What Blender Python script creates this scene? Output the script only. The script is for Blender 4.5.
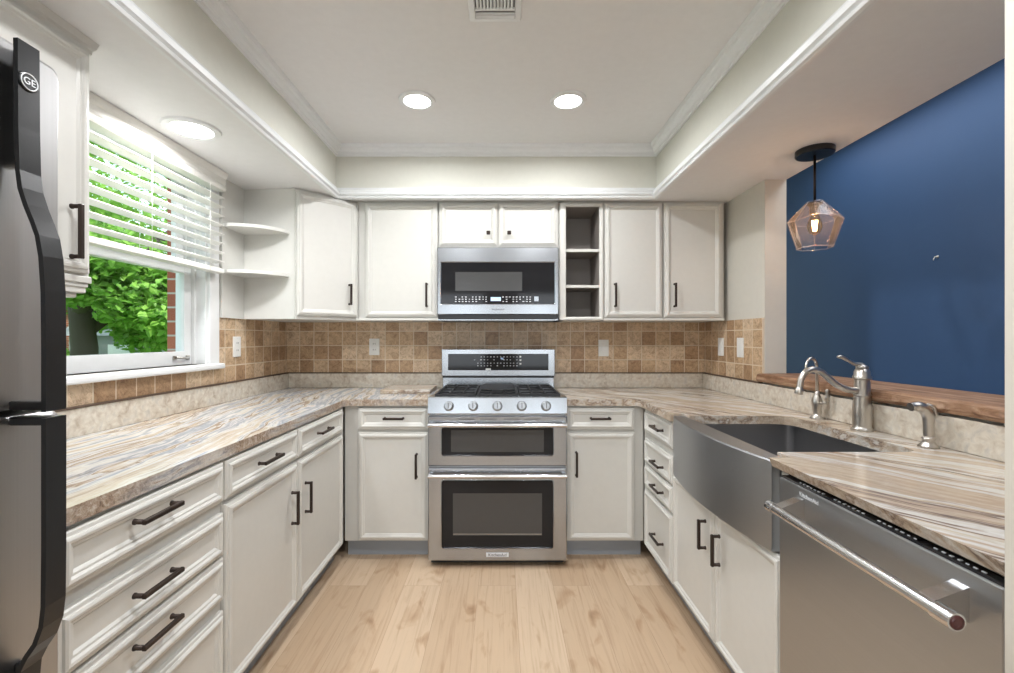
import bpy, bmesh, math, random
from mathutils import Vector, Matrix
for _o in list(bpy.data.objects): bpy.data.objects.remove(_o)
SC = bpy.context.scene
C = SC.collection
PI = math.pi
R = math.radians
V = Vector

# ------------------------------------------------------------------ camera
cam = bpy.data.cameras.new('camera'); camo = bpy.data.objects.new('camera', cam); C.objects.link(camo)
camo.location = (0, 0, 1.262); camo.rotation_euler = (PI/2, 0, 0)
cam.sensor_width = 36; cam.lens = 36*455/1014
cam.shift_x = 5/1014; cam.shift_y = 1.5/1014
cam.clip_start = .03; cam.clip_end = 200
SC.camera = camo
# ------------------------------------------------------------------ world
w = bpy.data.worlds.new('sky'); SC.world = w; w.use_nodes = True
bg = w.node_tree.nodes['Background']
bg.inputs['Color'].default_value = (.72, .86, 1.0, 1); bg.inputs['Strength'].default_value = 1.9
# ------------------------------------------------------------------ lights
def lamp(kind, name, loc, rot, energy, color=(1, 1, 1), **kw):
    l = bpy.data.lights.new(name, kind); l.energy = energy; l.color = color
    for k, v in kw.items(): setattr(l, k, v)
    o = bpy.data.objects.new(name, l); C.objects.link(o); o.location = loc; o.rotation_euler = rot
    return o
lamp('SUN', 'sun', (3, -2, 9), (R(38), R(30), 0), 5.5, (1, .96, .88), angle=R(1.5))
# added unseen fill lights standing in for windows behind the camera
for _x in (-.86, .80): lamp('AREA', 'rear_fill_light', (_x, -3.55, 1.40), (R(90), 0, 0), 17, (.84, .92, 1), shape='RECTANGLE', size=.95, size_y=1.5)
# added unseen fill light that brightens the blue hall wall
lamp('AREA', 'hall_fill_light', (1.78, 1.5, 2.42), (0, 0, 0), 10, (.93, .96, 1), shape='RECTANGLE', size=.3, size_y=2.8)
SC.view_settings.view_transform = 'Standard'; SC.view_settings.look = 'None'
SC.view_settings.exposure = 0.22; SC.view_settings.gamma = 1
SC.view_settings.use_curve_mapping = False
CAN_POWER = 8.3

# ------------------------------------------------------------------ materials
def new_mat(name):
    m = bpy.data.materials.new(name); m.use_nodes = True
    nt = m.node_tree; return m, nt, nt.nodes['Principled BSDF']
def S(p, **kw):
    for k, v in kw.items():
        p.inputs[k.replace('_', ' ')].default_value = v
def node(nt, t, **kw):
    n = nt.nodes.new(t)
    for k, v in kw.items():
        if hasattr(n, k): setattr(n, k, v)
        else: n.inputs[k.replace('_', ' ')].default_value = v
    return n
def L(nt, a, b): nt.links.new(a, b)
def coords(nt, scale=(1, 1, 1), rot=(0, 0, 0), loc=(0, 0, 0)):
    g = nt.nodes.new('ShaderNodeNewGeometry')
    mp = nt.nodes.new('ShaderNodeMapping'); L(nt, g.outputs['Position'], mp.inputs['Vector'])
    mp.inputs['Scale'].default_value = scale; mp.inputs['Rotation'].default_value = rot; mp.inputs['Location'].default_value = loc
    return mp.outputs['Vector']
def noise(nt, vec, scale, detail=4, rough=.55, dist=0):
    n = node(nt, 'ShaderNodeTexNoise'); L(nt, vec, n.inputs['Vector'])
    n.inputs['Scale'].default_value = scale; n.inputs['Detail'].default_value = detail
    n.inputs['Roughness'].default_value = rough; n.inputs['Distortion'].default_value = dist
    return n.outputs['Fac']
def ramp(nt, fac, stops, interp='LINEAR'):
    r = nt.nodes.new('ShaderNodeValToRGB'); L(nt, fac, r.inputs['Fac']); e = r.color_ramp.elements
    r.color_ramp.interpolation = interp
    while len(e) > 1: e.remove(e[-1])
    e[0].position = stops[0][0]; c = stops[0][1]; e[0].color = (*c, 1)
    for p, c in stops[1:]:
        x = e.new(p); x.color = (*c, 1)
    return r.outputs['Color']
def mix(nt, fac, a, b, mode='MIX'):
    m = nt.nodes.new('ShaderNodeMix'); m.data_type = 'RGBA'; m.blend_type = mode
    for k, s in (('Factor', fac), ('A', a), ('B', b)):
        i = [x for x in m.inputs if x.name == k and (x.type == 'RGBA' if k != 'Factor' else x.type == 'VALUE')][0]
        if hasattr(s, 'is_output'): L(nt, s, i)
        else: i.default_value = s if k == 'Factor' else (*s, 1)
    return [x for x in m.outputs if x.type == 'RGBA'][0]
def bump(nt, p, h, strength=.2, dist=.01):
    b = nt.nodes.new('ShaderNodeBump'); L(nt, h, b.inputs['Height'])
    b.inputs['Strength'].default_value = strength; b.inputs['Distance'].default_value = dist
    L(nt, b.outputs['Normal'], p.inputs['Normal'])
def math_(nt, op, a, b=None):
    m = nt.nodes.new('ShaderNodeMath'); m.operation = op
    for i, s in enumerate((a, b)):
        if s is None: continue
        if hasattr(s, 'is_output'): L(nt, s, m.inputs[i])
        else: m.inputs[i].default_value = s
    return m.outputs[0]
def plain(name, col, rough=.5, metal=0, nscale=None, nstr=.05, spec=.5):
    m, nt, p = new_mat(name); S(p, Base_Color=(*col, 1), Roughness=rough, Metallic=metal, Specular_IOR_Level=spec)
    v = coords(nt)
    n = noise(nt, v, nscale or 30)
    c = mix(nt, n, tuple(x*.96 for x in col), tuple(min(1, x*1.03) for x in col)); L(nt, c, p.inputs['Base Color'])
    if nstr: bump(nt, p, noise(nt, v, (nscale or 30)*6), nstr, .002)
    return m
M = {}
M['paint'] = plain('wall_paint', (.66, .635, .57), .65, nstr=.04)
M['soffit_paint'] = plain('soffit_face_paint', (.68, .68, .615), .65)
M['ceiling'] = plain('ceiling_paint', (.80, .80, .80), .75)
M['trim'] = plain('trim_paint', (.80, .82, .83), .35)
M['blind'] = plain('blind_vinyl', (.84, .83, .79), .4)
M['cab'] = plain('cabinet_paint', (.665, .66, .625), .38, nstr=.03)
M['cabwin'] = plain('cabinet_paint_edge', (.65, .645, .61), .42)
M['frame'] = plain('cabinet_frame_grey', (.58, .575, .545), .5)
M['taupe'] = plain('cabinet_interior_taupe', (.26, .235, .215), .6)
M['toe'] = plain('toe_kick_blue_grey', (.33, .36, .40), .5)
M['bronze'] = plain('oil_rubbed_bronze', (.045, .032, .026), .38, .6)
M['black'] = plain('black_plastic', (.010, .011, .013), .28)
M['iron'] = plain('cast_iron', (.018, .018, .02), .55, nstr=.2, nscale=80)
M['plate'] = plain('white_plate_plastic', (.85, .85, .82), .3)
M['slot'] = plain('dark_slot', (.10, .10, .10), .5)
M['ink'] = plain('pale_print', (.75, .77, .80), .5)
M['darkink'] = plain('dark_print', (.06, .06, .07), .5)
M['brown_trim'] = plain('dark_brown_liner', (.10, .065, .045), .5)  # dark brown strip along the top of the upstands
M['white_frame'] = plain('window_frame_paint', (.82, .83, .83), .35)

def steel(name, col, rough, axis, streak=420, lo=.92, hi=1.05):
    m, nt, p = new_mat(name); S(p, Metallic=1.0)
    sc = [streak]*3; sc[axis] = 1.2
    n = noise(nt, coords(nt, sc), 1, 3, .6)
    c = mix(nt, n, tuple(x*lo for x in col), tuple(min(1, x*hi) for x in col)); L(nt, c, p.inputs['Base Color'])
    r = math_(nt, 'MULTIPLY_ADD', n, .06); nt.nodes[-1].inputs[2].default_value = rough-.03
    L(nt, r, p.inputs['Roughness'])
    return m
M['steel_x'] = steel('brushed_stainless_across', (.41, .43, .455), .24, 0)
M['steel_y'] = steel('brushed_stainless_along', (.44, .46, .485), .34, 1)
M['steel_z'] = steel('brushed_stainless_upright', (.46, .46, .465), .40, 2)
M['chrome'] = steel('polished_steel', (.62, .62, .63), .20, 0)
M['nickel'] = steel('brushed_nickel', (.62, .59, .55), .30, 2)
M['sinkin'] = steel('sink_basin_steel', (.40, .40, .41), .36, 1)

def m_blackglass():
    m, nt, p = new_mat('black_glass'); S(p, Roughness=.06, Specular_IOR_Level=.25)
    c = ramp(nt, noise(nt, coords(nt), 3), [(0, (.010, .010, .012)), (1, (.022, .022, .024))]); L(nt, c, p.inputs['Base Color'])
    return m
M['glassblack'] = m_blackglass()
M['oven_inner'] = plain('oven_window_mesh', (.06, .06, .06), .2)
def m_glass(name, tint, k=.12):
    m, nt, p = new_mat(name)
    out = nt.nodes['Material Output']
    tr = nt.nodes.new('ShaderNodeBsdfTransparent'); tr.inputs['Color'].default_value = (*tint, 1)
    gl = nt.nodes.new('ShaderNodeBsdfGlossy'); gl.inputs['Roughness'].default_value = .02
    lw = nt.nodes.new('ShaderNodeLayerWeight'); lw.inputs['Blend'].default_value = k
    mx = nt.nodes.new('ShaderNodeMixShader'); L(nt, lw.outputs['Facing' if k > .2 else 'Fresnel'], mx.inputs[0])
    L(nt, tr.outputs[0], mx.inputs[1]); L(nt, gl.outputs[0], mx.inputs[2]); L(nt, mx.outputs[0], out.inputs['Surface'])
    return m
M['pane'] = m_glass('window_glass', (.97, .99, .98), .08)
M['shade'] = None
def m_clear(name, tint, k, dif):
    m = m_glass(name, tint, k); nt = m.node_tree; out = nt.nodes['Material Output']
    src = out.inputs['Surface'].links[0].from_socket
    d = nt.nodes.new('ShaderNodeBsdfTranslucent'); d.inputs['Color'].default_value = (.9, .9, .95, 1)
    mx = nt.nodes.new('ShaderNodeMixShader'); mx.inputs[0].default_value = dif
    L(nt, src, mx.inputs[1]); L(nt, d.outputs[0], mx.inputs[2]); L(nt, mx.outputs[0], out.inputs['Surface']); return m
def m_emit(name, col, st):
    m, nt, p = new_mat(name); S(p, Base_Color=(*col, 1), Emission_Color=(*col, 1), Emission_Strength=st)
    n = ramp(nt, noise(nt, coords(nt), 8), [(0, col), (1, tuple(min(1, c*1.02) for c in col))]); L(nt, n, p.inputs['Emission Color'])
    return m
M['shade'] = m_clear('pendant_glass', (.98, .98, .98), .10, .02)
M['led'] = m_emit('led_diffuser', (1, .97, .92), 9)
M['filament'] = m_emit('bulb_filament', (1, .55, .25), 40)
M['bulbglass'] = m_glass('amber_bulb_glass', (1, .82, .62), .15)
M['display'] = m_emit('lit_display', (.45, .60, .85), .5)

def m_granite(name, rotz, seed, tone=0):
    A, B, G, W_, D = (.56, .48, .375), (.28, .19, .125), (.33, .36, .41), (.68, .67, .64), (.13, .095, .08)
    STOPS = [(.24, B), (.30, A), (.36, W_), (.41, G), (.44, W_), (.475, A), (.495, B), (.51, W_), (.55, G), (.58, W_), (.64, A), (.68, W_), (.76, G)] if not tone else [(.22, D), (.30, B), (.37, A), (.42, (.46, .36, .27)), (.47, W_), (.51, A), (.535, (.42, .32, .24)), (.548, D), (.56, (.42, .34, .27)), (.585, W_), (.63, A), (.67, B), (.71, A), (.77, G)]
    m, nt, p = new_mat(name); S(p, Roughness=.16, Specular_IOR_Level=.45)
    v0 = coords(nt, (1, 1, 1), (0, 0, rotz), (seed, seed*.7, 0))
    wn = nt.nodes.new('ShaderNodeTexNoise'); L(nt, v0, wn.inputs['Vector']); wn.inputs['Scale'].default_value = 1.8; wn.inputs['Detail'].default_value = 3
    ad = nt.nodes.new('ShaderNodeVectorMath'); ad.operation = 'MULTIPLY_ADD'
    L(nt, wn.outputs['Color'], ad.inputs[0]); ad.inputs[1].default_value = (.17, .17, .12); L(nt, v0, ad.inputs[2])
    st = nt.nodes.new('ShaderNodeMapping'); L(nt, ad.outputs[0], st.inputs['Vector']); st.inputs['Scale'].default_value = (7.5, .42, 7.5)
    n1 = noise(nt, st.outputs[0], 1.0, 6, .62, .3)
    cr, br, gy, wh, dk = (.66, .57, .44), (.33, .235, .165), (.42, .45, .50), (.80, .785, .74), (.16, .12, .10)
    c = ramp(nt, n1, STOPS)
    st2 = nt.nodes.new('ShaderNodeMapping'); L(nt, ad.outputs[0], st2.inputs['Vector']); st2.inputs['Scale'].default_value = (34, 1.3, 34)
    n2 = noise(nt, st2.outputs[0], 1.0, 5, .7)
    c2 = ramp(nt, n2, [(.33, (.45, .37, .31)), (.44, (.97, .96, .94)), (.60, (1.0, 1.0, 1.0)), (.72, (.70, .72, .76))])
    c = mix(nt, .65, c, c2, 'MULTIPLY')
    sp = noise(nt, v0, 55, 4, .7)
    c = mix(nt, .15, c, ramp(nt, sp, [(.35, (.35, .28, .22)), (.6, (1, 1, 1))]), 'MULTIPLY')
    # rough chiselled edge: unpolished brown stone on the upright faces
    g = nt.nodes.new('ShaderNodeNewGeometry'); se = nt.nodes.new('ShaderNodeSeparateXYZ'); L(nt, g.outputs['True Normal'], se.inputs[0])
    az = math_(nt, 'ABSOLUTE', se.outputs[2]); up_ = math_(nt, 'LESS_THAN', az, .75)
    e1 = noise(nt, v0, 60, 5, .75, .6); patch = ramp(nt, noise(nt, v0, 2.2, 3, .5), [(.42+.08*tone, (.2, .2, .2)), (.56+.14*tone, (1, 1, 1))])
    ec = ramp(nt, e1, [(.34, (.11, .075, .05)), (.45, (.33, .235, .165)), (.56, (.47, .38, .30)), (.68, (.66, .62, .56))])
    ec = mix(nt, patch, c, ec); c = mix(nt, up_, c, ec)
    L(nt, c, p.inputs['Base Color'])
    rg = math_(nt, 'MULTIPLY_ADD', up_, .5); nt.nodes[-1].inputs[2].default_value = .16; L(nt, rg, p.inputs['Roughness'])
    hh = math_(nt, 'MULTIPLY', e1, up_); bump(nt, p, hh, .8, .006)
    return m
M['granite_l'] = m_granite('granite_left', R(-8), 0)
M['granite_r'] = m_granite('granite_right', R(-38), 4.3, 1)
def m_upstand():
    m, nt, p = new_mat('granite_upstand'); S(p, Roughness=.25)
    v = coords(nt, (1, 1, 1))
    vo = nt.nodes.new('ShaderNodeTexVoronoi'); L(nt, v, vo.inputs['Vector']); vo.inputs['Scale'].default_value = 48
    c = ramp(nt, noise(nt, v, 26, 5, .6, .5), [(.25, (.46, .38, .30)), (.42, (.66, .59, .50)), (.55, (.76, .71, .62)), (.72, (.60, .57, .53))])
    c = mix(nt, .35, c, ramp(nt, vo.outputs['Distance'], [(0, (1, 1, .98)), (.7, (.62, .57, .50))]), 'MULTIPLY')
    L(nt, c, p.inputs['Base Color']); bump(nt, p, vo.outputs['Distance'], .25, .003); return m
M['upstand'] = m_upstand()
def m_tile(name, axis):
    # axis 0: wall faces along Y (u = x); axis 1: wall faces along X (u = y)
    m, nt, p = new_mat(name); S(p, Roughness=.42)
    g = nt.nodes.new('ShaderNodeNewGeometry'); se = nt.nodes.new('ShaderNodeSeparateXYZ'); L(nt, g.outputs['Position'], se.inputs[0])
    cb = nt.nodes.new('ShaderNodeCombineXYZ'); L(nt, se.outputs[axis], cb.inputs[0]); L(nt, se.outputs[2], cb.inputs[1])
    mp = nt.nodes.new('ShaderNodeMapping'); L(nt, cb.outputs[0], mp.inputs['Vector']); mp.inputs['Location'].default_value = (5.02, -1.009+1.0, 0)
    bt = nt.nodes.new('ShaderNodeTexBrick'); L(nt, mp.outputs[0], bt.inputs['Vector'])
    bt.offset = 0; bt.squash = 1
    for k, v in (('Scale', 1), ('Mortar Size', .0028), ('Mortar Smooth', .1), ('Bias', -.1), ('Brick Width', .1), ('Row Height', .1)): bt.inputs[k].default_value = v
    bt.inputs['Color1'].default_value = (0, 0, 0, 1); bt.inputs['Color2'].default_value = (1, 1, 1, 1); bt.inputs['Mortar'].default_value = (.5, .5, .5, 1)
    rc = ramp(nt, bt.outputs['Color'], [(0, (.42, .27, .155)), (.3, (.55, .385, .235)), (.6, (.62, .455, .295)), (.85, (.68, .53, .37)), (1, (.52, .355, .225))])
    v = coords(nt); n = noise(nt, v, 22, 6, .65, 1.2)
    c = mix(nt, .75, rc, ramp(nt, n, [(.3, (.55, .45, .38)), (.5, (1, 1, 1)), (.68, (1.25, 1.25, 1.25))]), 'MULTIPLY')
    vein = ramp(nt, noise(nt, v, 14, 5, .6, 2.5), [(.47, (1, 1, 1)), (.5, (.45, .33, .26)), (.53, (1, 1, 1))])
    c = mix(nt, .6, c, vein, 'MULTIPLY')
    c = mix(nt, bt.outputs['Fac'], c, (.72, .62, .48)); L(nt, c, p.inputs['Base Color'])
    h = math_(nt, 'SUBTRACT', 1.0, bt.outputs['Fac']); bump(nt, p, h, .6, .003)
    return m
M['tile_x'] = m_tile('travertine_tile_back', 0); M['tile_y'] = m_tile('travertine_tile_side', 1)
def m_floor():
    m, nt, p = new_mat('light_oak_planks'); S(p, Roughness=.38, Specular_IOR_Level=.35)
    g = nt.nodes.new('ShaderNodeNewGeometry'); se = nt.nodes.new('ShaderNodeSeparateXYZ'); L(nt, g.outputs['Position'], se.inputs[0])
    cb = nt.nodes.new('ShaderNodeCombineXYZ'); L(nt, se.outputs[1], cb.inputs[0]); L(nt, se.outputs[0], cb.inputs[1])
    mp = nt.nodes.new('ShaderNodeMapping'); L(nt, cb.outputs[0], mp.inputs['Vector']); mp.inputs['Location'].default_value = (6.3, 5.06, 0)
    bt = nt.nodes.new('ShaderNodeTexBrick'); L(nt, mp.outputs[0], bt.inputs['Vector']); bt.offset = .37
    for k, v in (('Scale', 1), ('Mortar Size', .0009), ('Mortar Smooth', .3), ('Bias', 0), ('Brick Width', 1.3), ('Row Height', .19)): bt.inputs[k].default_value = v
    bt.inputs['Color1'].default_value = (0, 0, 0, 1); bt.inputs['Color2'].default_value = (1, 1, 1, 1); bt.inputs['Mortar'].default_value = (.5, .5, .5, 1)
    base = ramp(nt, bt.outputs['Color'], [(0, (.50, .36, .24)), (.5, (.56, .42, .29)), (1, (.61, .47, .335))])
    of = nt.nodes.new('ShaderNodeVectorMath'); of.operation = 'MULTIPLY_ADD'; L(nt, bt.outputs['Color'], of.inputs[0]); of.inputs[1].default_value = (7, 7, 7); L(nt, g.outputs['Position'], of.inputs[2])
    mg = nt.nodes.new('ShaderNodeMapping'); L(nt, of.outputs[0], mg.inputs['Vector']); mg.inputs['Scale'].default_value = (46, 2.0, 1)
    gr = noise(nt, mg.outputs[0], 1, 6, .6, 1.0)
    c = mix(nt, .55, base, ramp(nt, gr, [(.3, (.66, .56, .47)), (.5, (1, 1, 1)), (.7, (1.06, 1.05, 1.03))]), 'MULTIPLY')
    mk = nt.nodes.new('ShaderNodeMapping'); L(nt, of.outputs[0], mk.inputs['Vector']); mk.inputs['Scale'].default_value = (11, 4.5, 1)
    kn = noise(nt, mk.outputs[0], 1.0, 3, .5, .6)
    c = mix(nt, .7, c, ramp(nt, kn, [(.20, (.36, .24, .15)), (.31, (.74, .64, .55)), (.42, (1, 1, 1))]), 'MULTIPLY')
    c = mix(nt, bt.outputs['Fac'], c, (.38, .26, .17)); L(nt, c, p.inputs['Base Color'])
    bump(nt, p, gr, .05, .002); return m
M['floor'] = m_floor()
def m_wood():
    m, nt, p = new_mat('reclaimed_wood'); S(p, Roughness=.55)
    n = noise(nt, coords(nt, (30, 2.2, 30)), 1, 6, .65, 1.2)
    c = ramp(nt, n, [(.25, (.07, .033, .016)), (.42, (.20, .10, .05)), (.55, (.34, .20, .12)), (.72, (.50, .35, .24))])
    k = noise(nt, coords(nt, (9, 4, 9)), 1, 3, .5); c = mix(nt, .8, c, ramp(nt, k, [(.28, (.25, .17, .12)), (.40, (1, 1, 1))]), 'MULTIPLY')
    L(nt, c, p.inputs['Base Color']); bump(nt, p, n, .5, .004); return m
M['wood'] = m_wood()
def m_blue():
    m, nt, p = new_mat('navy_wall_paint'); S(p, Roughness=.55, Specular_IOR_Level=.3)
    c = ramp(nt, noise(nt, coords(nt), 1.6, 4), [(.3, (.040, .088, .195)), (.7, (.044, .096, .21))]); L(nt, c, p.inputs['Base Color'])
    bump(nt, p, noise(nt, coords(nt), 90), .06, .002); return m
M['blue'] = m_blue()
def m_brick():
    m, nt, p = new_mat('red_brick'); S(p, Roughness=.85)
    g = nt.nodes.new('ShaderNodeNewGeometry'); se = nt.nodes.new('ShaderNodeSeparateXYZ'); L(nt, g.outputs['Position'], se.inputs[0])
    a = math_(nt, 'ADD', se.outputs[0], se.outputs[1]); cb = nt.nodes.new('ShaderNodeCombineXYZ'); L(nt, a, cb.inputs[0]); L(nt, se.outputs[2], cb.inputs[1])
    bt = nt.nodes.new('ShaderNodeTexBrick'); L(nt, cb.outputs[0], bt.inputs['Vector'])
    for k, v in (('Scale', 1), ('Mortar Size', .005), ('Brick Width', .21), ('Row Height', .075)): bt.inputs[k].default_value = v
    bt.inputs['Color1'].default_value = (.33, .09, .05, 1); bt.inputs['Color2'].default_value = (.42, .14, .08, 1); bt.inputs['Mortar'].default_value = (.5, .45, .40, 1)
    L(nt, bt.outputs['Color'], p.inputs['Base Color']); return m
M['brick'] = m_brick()
def m_leaf(name, a, b):
    m, nt, p = new_mat(name); S(p, Roughness=.5)
    c = ramp(nt, noise(nt, coords(nt), 7, 3), [(.3, a), (.7, b)]); L(nt, c, p.inputs['Base Color'])
    out = nt.nodes['Material Output']; tl = nt.nodes.new('ShaderNodeBsdfTranslucent'); L(nt, c, tl.inputs['Color'])
    mx = nt.nodes.new('ShaderNodeMixShader'); mx.inputs[0].default_value = .45
    L(nt, p.outputs[0], mx.inputs[1]); L(nt, tl.outputs[0], mx.inputs[2]); L(nt, mx.outputs[0], out.inputs['Surface']); return m
M['leaf'] = m_leaf('maple_leaf', (.14, .34, .045), (.34, .58, .11))
M['leaf2'] = m_leaf('shrub_leaf', (.22, .42, .07), (.42, .62, .14))
M['bark'] = plain('bark', (.07, .055, .045), .9, nstr=.6, nscale=12)
M['grass'] = plain('grass', (.12, .24, .05), .9, nscale=6)
M['siding'] = plain('grey_siding', (.30, .31, .31), .7)
M['roof'] = plain('grey_shingle', (.30, .31, .33), .8)

# ------------------------------------------------------------------ geometry helpers
class MB:
    def __init__(s): s.b = bmesh.new()
    def merge(s, o, mtx=None):
        if mtx is not None: bmesh.ops.transform(o, matrix=mtx, verts=o.verts)
        me = bpy.data.meshes.new('t'); o.to_mesh(me); o.free(); s.b.from_mesh(me); bpy.data.meshes.remove(me); return s
    def box(s, x0, x1, y0, y1, z0, z1, bev=0, seg=2, mtx=None):
        o = bmesh.new(); bmesh.ops.create_cube(o, size=1)
        for v in o.verts: v.co = V(((x0+x1)/2+v.co.x*(x1-x0), (y0+y1)/2+v.co.y*(y1-y0), (z0+z1)/2+v.co.z*(z1-z0)))
        if bev: bmesh.ops.bevel(o, geom=list(o.edges), offset=bev, segments=seg, affect='EDGES', profile=.5)
        return s.merge(o, mtx)
    def fbox(s, F, u0, u1, v0, v1, w0, w1, bev=0):
        o = bmesh.new(); bmesh.ops.create_cube(o, size=1)
        for v in o.verts: v.co = V(((u0+u1)/2+v.co.x*(u1-u0), (v0+v1)/2+v.co.y*(v1-v0), (w0+w1)/2+v.co.z*(w1-w0)))
        if bev: bmesh.ops.bevel(o, geom=list(o.edges), offset=bev, segments=2, affect='EDGES', profile=.5)
        for v in o.verts: v.co = F(*v.co)
        return s.merge(o)
    def loops(s, rings, cap0=True, cap1=True, close=False, smooth=False):
        b = s.b; rr = [[b.verts.new(p) for p in r] for r in rings]; n = len(rr[0])
        pairs = list(zip(rr, rr[1:])) + ([(rr[-1], rr[0])] if close else [])
        for a, c in pairs:
            for i in range(n):
                j = (i+1) % n
                f = b.faces.new((a[i], a[j], c[j], c[i])); f.smooth = smooth
        if not close:
            if cap0: b.faces.new(rr[0][::-1])
            if cap1: b.faces.new(rr[-1])
        return s
    def tube(s, pts, rad, n=12, caps=True, smooth=True):
        pts = [V(p) for p in pts]; rings = []; up = None
        for i, p in enumerate(pts):
            r = rad[i] if isinstance(rad, (list, tuple)) else rad
            if i == 0: t = pts[1]-p
            elif i == len(pts)-1: t = p-pts[-2]
            else: t = (pts[i+1]-p).normalized()+(p-pts[i-1]).normalized()
            t.normalize()
            if up is None: up = t.orthogonal().normalized()
            else: up = (up-t*up.dot(t)).normalized()
            q = t.cross(up)
            rings.append([p+(up*math.cos(2*PI*k/n)+q*math.sin(2*PI*k/n))*r for k in range(n)])
        return s.loops(rings, caps, caps, smooth=smooth)
    def lathe(s, c, prof, n=24, axis=(0, 0, 1), smooth=True, caps=True):
        ax = V(axis).normalized(); a = ax.orthogonal().normalized(); q = ax.cross(a); c = V(c)
        rings = [[c+ax*h+(a*math.cos(2*PI*k/n)+q*math.sin(2*PI*k/n))*max(r, 1e-4) for k in range(n)] for r, h in prof]
        return s.loops(rings, caps, caps, smooth=smooth)
    def prism(s, poly, lo, hi, f, bev=0):
        # f(a, b, h) -> point
        return s.loops([[f(a, b, lo) for a, b in poly], [f(a, b, hi) for a, b in poly]])
    def build(s, name, mat, parent=None, bev=0, seg=2, sharp=None):
        b = s.b
        if bev:
            es = [e for e in b.edges if len(e.link_faces) == 2 and e.calc_face_angle(0) > R(30)]
            bmesh.ops.bevel(b, geom=es, offset=bev, segments=seg, affect='EDGES', profile=.5, clamp_overlap=True)
        bmesh.ops.recalc_face_normals(b, faces=b.faces)
        org = V((0, 0, 0))
        if parent is not None:
            r = parent
            while r.parent: r = r.parent
            org = r.location.copy()
        else:
            xs = [v.co for v in b.verts]
            if xs:
                mn = [min(c[i] for c in xs) for i in range(3)]; mx = [max(c[i] for c in xs) for i in range(3)]
                org = V(((mn[0]+mx[0])/2, (mn[1]+mx[1])/2, mn[2]))
        for v in b.verts: v.co -= org
        me = bpy.data.meshes.new(name); b.to_mesh(me); b.free()
        me.materials.append(mat)
        o = bpy.data.objects.new(name, me); C.objects.link(o)
        if parent is not None: o.parent = parent
        else: o.location = org
        if sharp: me.set_sharp_from_angle(angle=R(sharp))
        return o
def thing(name, label, cat, loc, group=None):
    o = bpy.data.objects.new(name, None); o.empty_display_size = .1; C.objects.link(o); o.location = loc
    o['label'] = label; o['category'] = cat
    if group: o['group'] = group
    return o
def tag(o, label, cat, group=None, kind=None):
    o['label'] = label; o['category'] = cat
    if group: o['group'] = group
    if kind: o['kind'] = kind
    return o
def struct(name, mb, mat, **k):
    o = mb.build(name, mat, **k); o['kind'] = 'structure'; return o
def FR(o, U, Vv, W):
    o, U, Vv, W = V(o), V(U), V(Vv), V(W)
    return lambda u, v, w: o+U*u+Vv*v+W*w
def Fback(D): return FR((0, D, 0), (1, 0, 0), (0, 0, 1), (0, -1, 0))      # faces the camera
def Fleft(X): return FR((X, 0, 0), (0, 1, 0), (0, 0, 1), (1, 0, 0))        # left run, faces +x
def Fright(X): return FR((X, 0, 0), (0, -1, 0), (0, 0, 1), (-1, 0, 0))     # right run, faces -x
def rr(u0, u1, v0, v1, r, n=5):
    if r <= 0: return [(u0, v0), (u1, v0), (u1, v1), (u0, v1)]
    pts = []
    for cx, cy, a in ((u1-r, v0+r, -90), (u1-r, v1-r, 0), (u0+r, v1-r, 90), (u0+r, v0+r, 180)):
        for k in range(n+1):
            t = R(a+90*k/n); pts.append((cx+r*math.cos(t), cy+r*math.sin(t)))
    return pts
def text(name, s, size, F, u, v, mat, parent, w=0, ex=.0004, align='CENTER'):
    cu = bpy.data.curves.new('txt', 'FONT'); cu.body = s; cu.size = size; cu.align_x = align; cu.align_y = 'CENTER'; cu.extrude = ex
    to = bpy.data.objects.new('txt', cu); C.objects.link(to); bpy.context.view_layer.update()
    me = bpy.data.meshes.new_from_object(to); bpy.data.objects.remove(to)
    r = parent
    while r.parent: r = r.parent
    for vt in me.vertices: vt.co = F(u+vt.co.x, v+vt.co.y, w+vt.co.z)-r.location
    me.materials.clear(); me.materials.append(mat)
    o = bpy.data.objects.new(name, me); C.objects.link(o); o.parent = parent; return o

DOORP = [(0, 0), (0, .010), (.003, .014), (.010, .0155), (.012, .020), (.019, .0225), (.026, .0215), (.030, .0165), (.034, .016), (.040, .011)]
DRAWP = [(0, 0), (0, .012), (.003, .015), (.011, .016), (.013, .021), (.018, .0235), (.024, .0225), (.029, .0175), (.034, .0170), (.040, .0115)]
def panel(F, u0, u1, v0, v1, parent, name='door', prof=DOORP, mat=None):
    mb = MB(); mb.loops([[F(a, b, w) for a, b in rr(u0+i, u1-i, v0+i, v1-i, 0)] for i, w in prof])
    return mb.build(name, mat or M['cab'], parent)
def pull(F, u, v, vert, ln, parent, w=.022):
    mb = MB(); h = ln/2
    g = (lambda a, b, c: F(u+b, v+a, w+c)) if vert else (lambda a, b, c: F(u+a, v+b, w+c))
    for s in (-1, 1):
        mb.lathe(g(s*(h-.006), 0, 0), [(.0075, 0), (.0075, .003), (.006, .006), (.006, .024)], 10, axis=F(0, 0, 1)-F(0, 0, 0))
    a, b, c = g(-h, 0, .026), g(h, 0, .026), g(0, 0, .029)
    o = bmesh.new(); bmesh.ops.create_cube(o, size=1)
    for x in o.verts: x.co = V((x.co.x*ln, x.co.y*.0125, x.co.z*.011+.027))
    bmesh.ops.bevel(o, geom=list(o.edges), offset=.002, segments=1, affect='EDGES')
    for x in o.verts: x.co = g(*x.co)
    mb.merge(o)
    return mb.build('handle', M['bronze'], parent)
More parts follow.
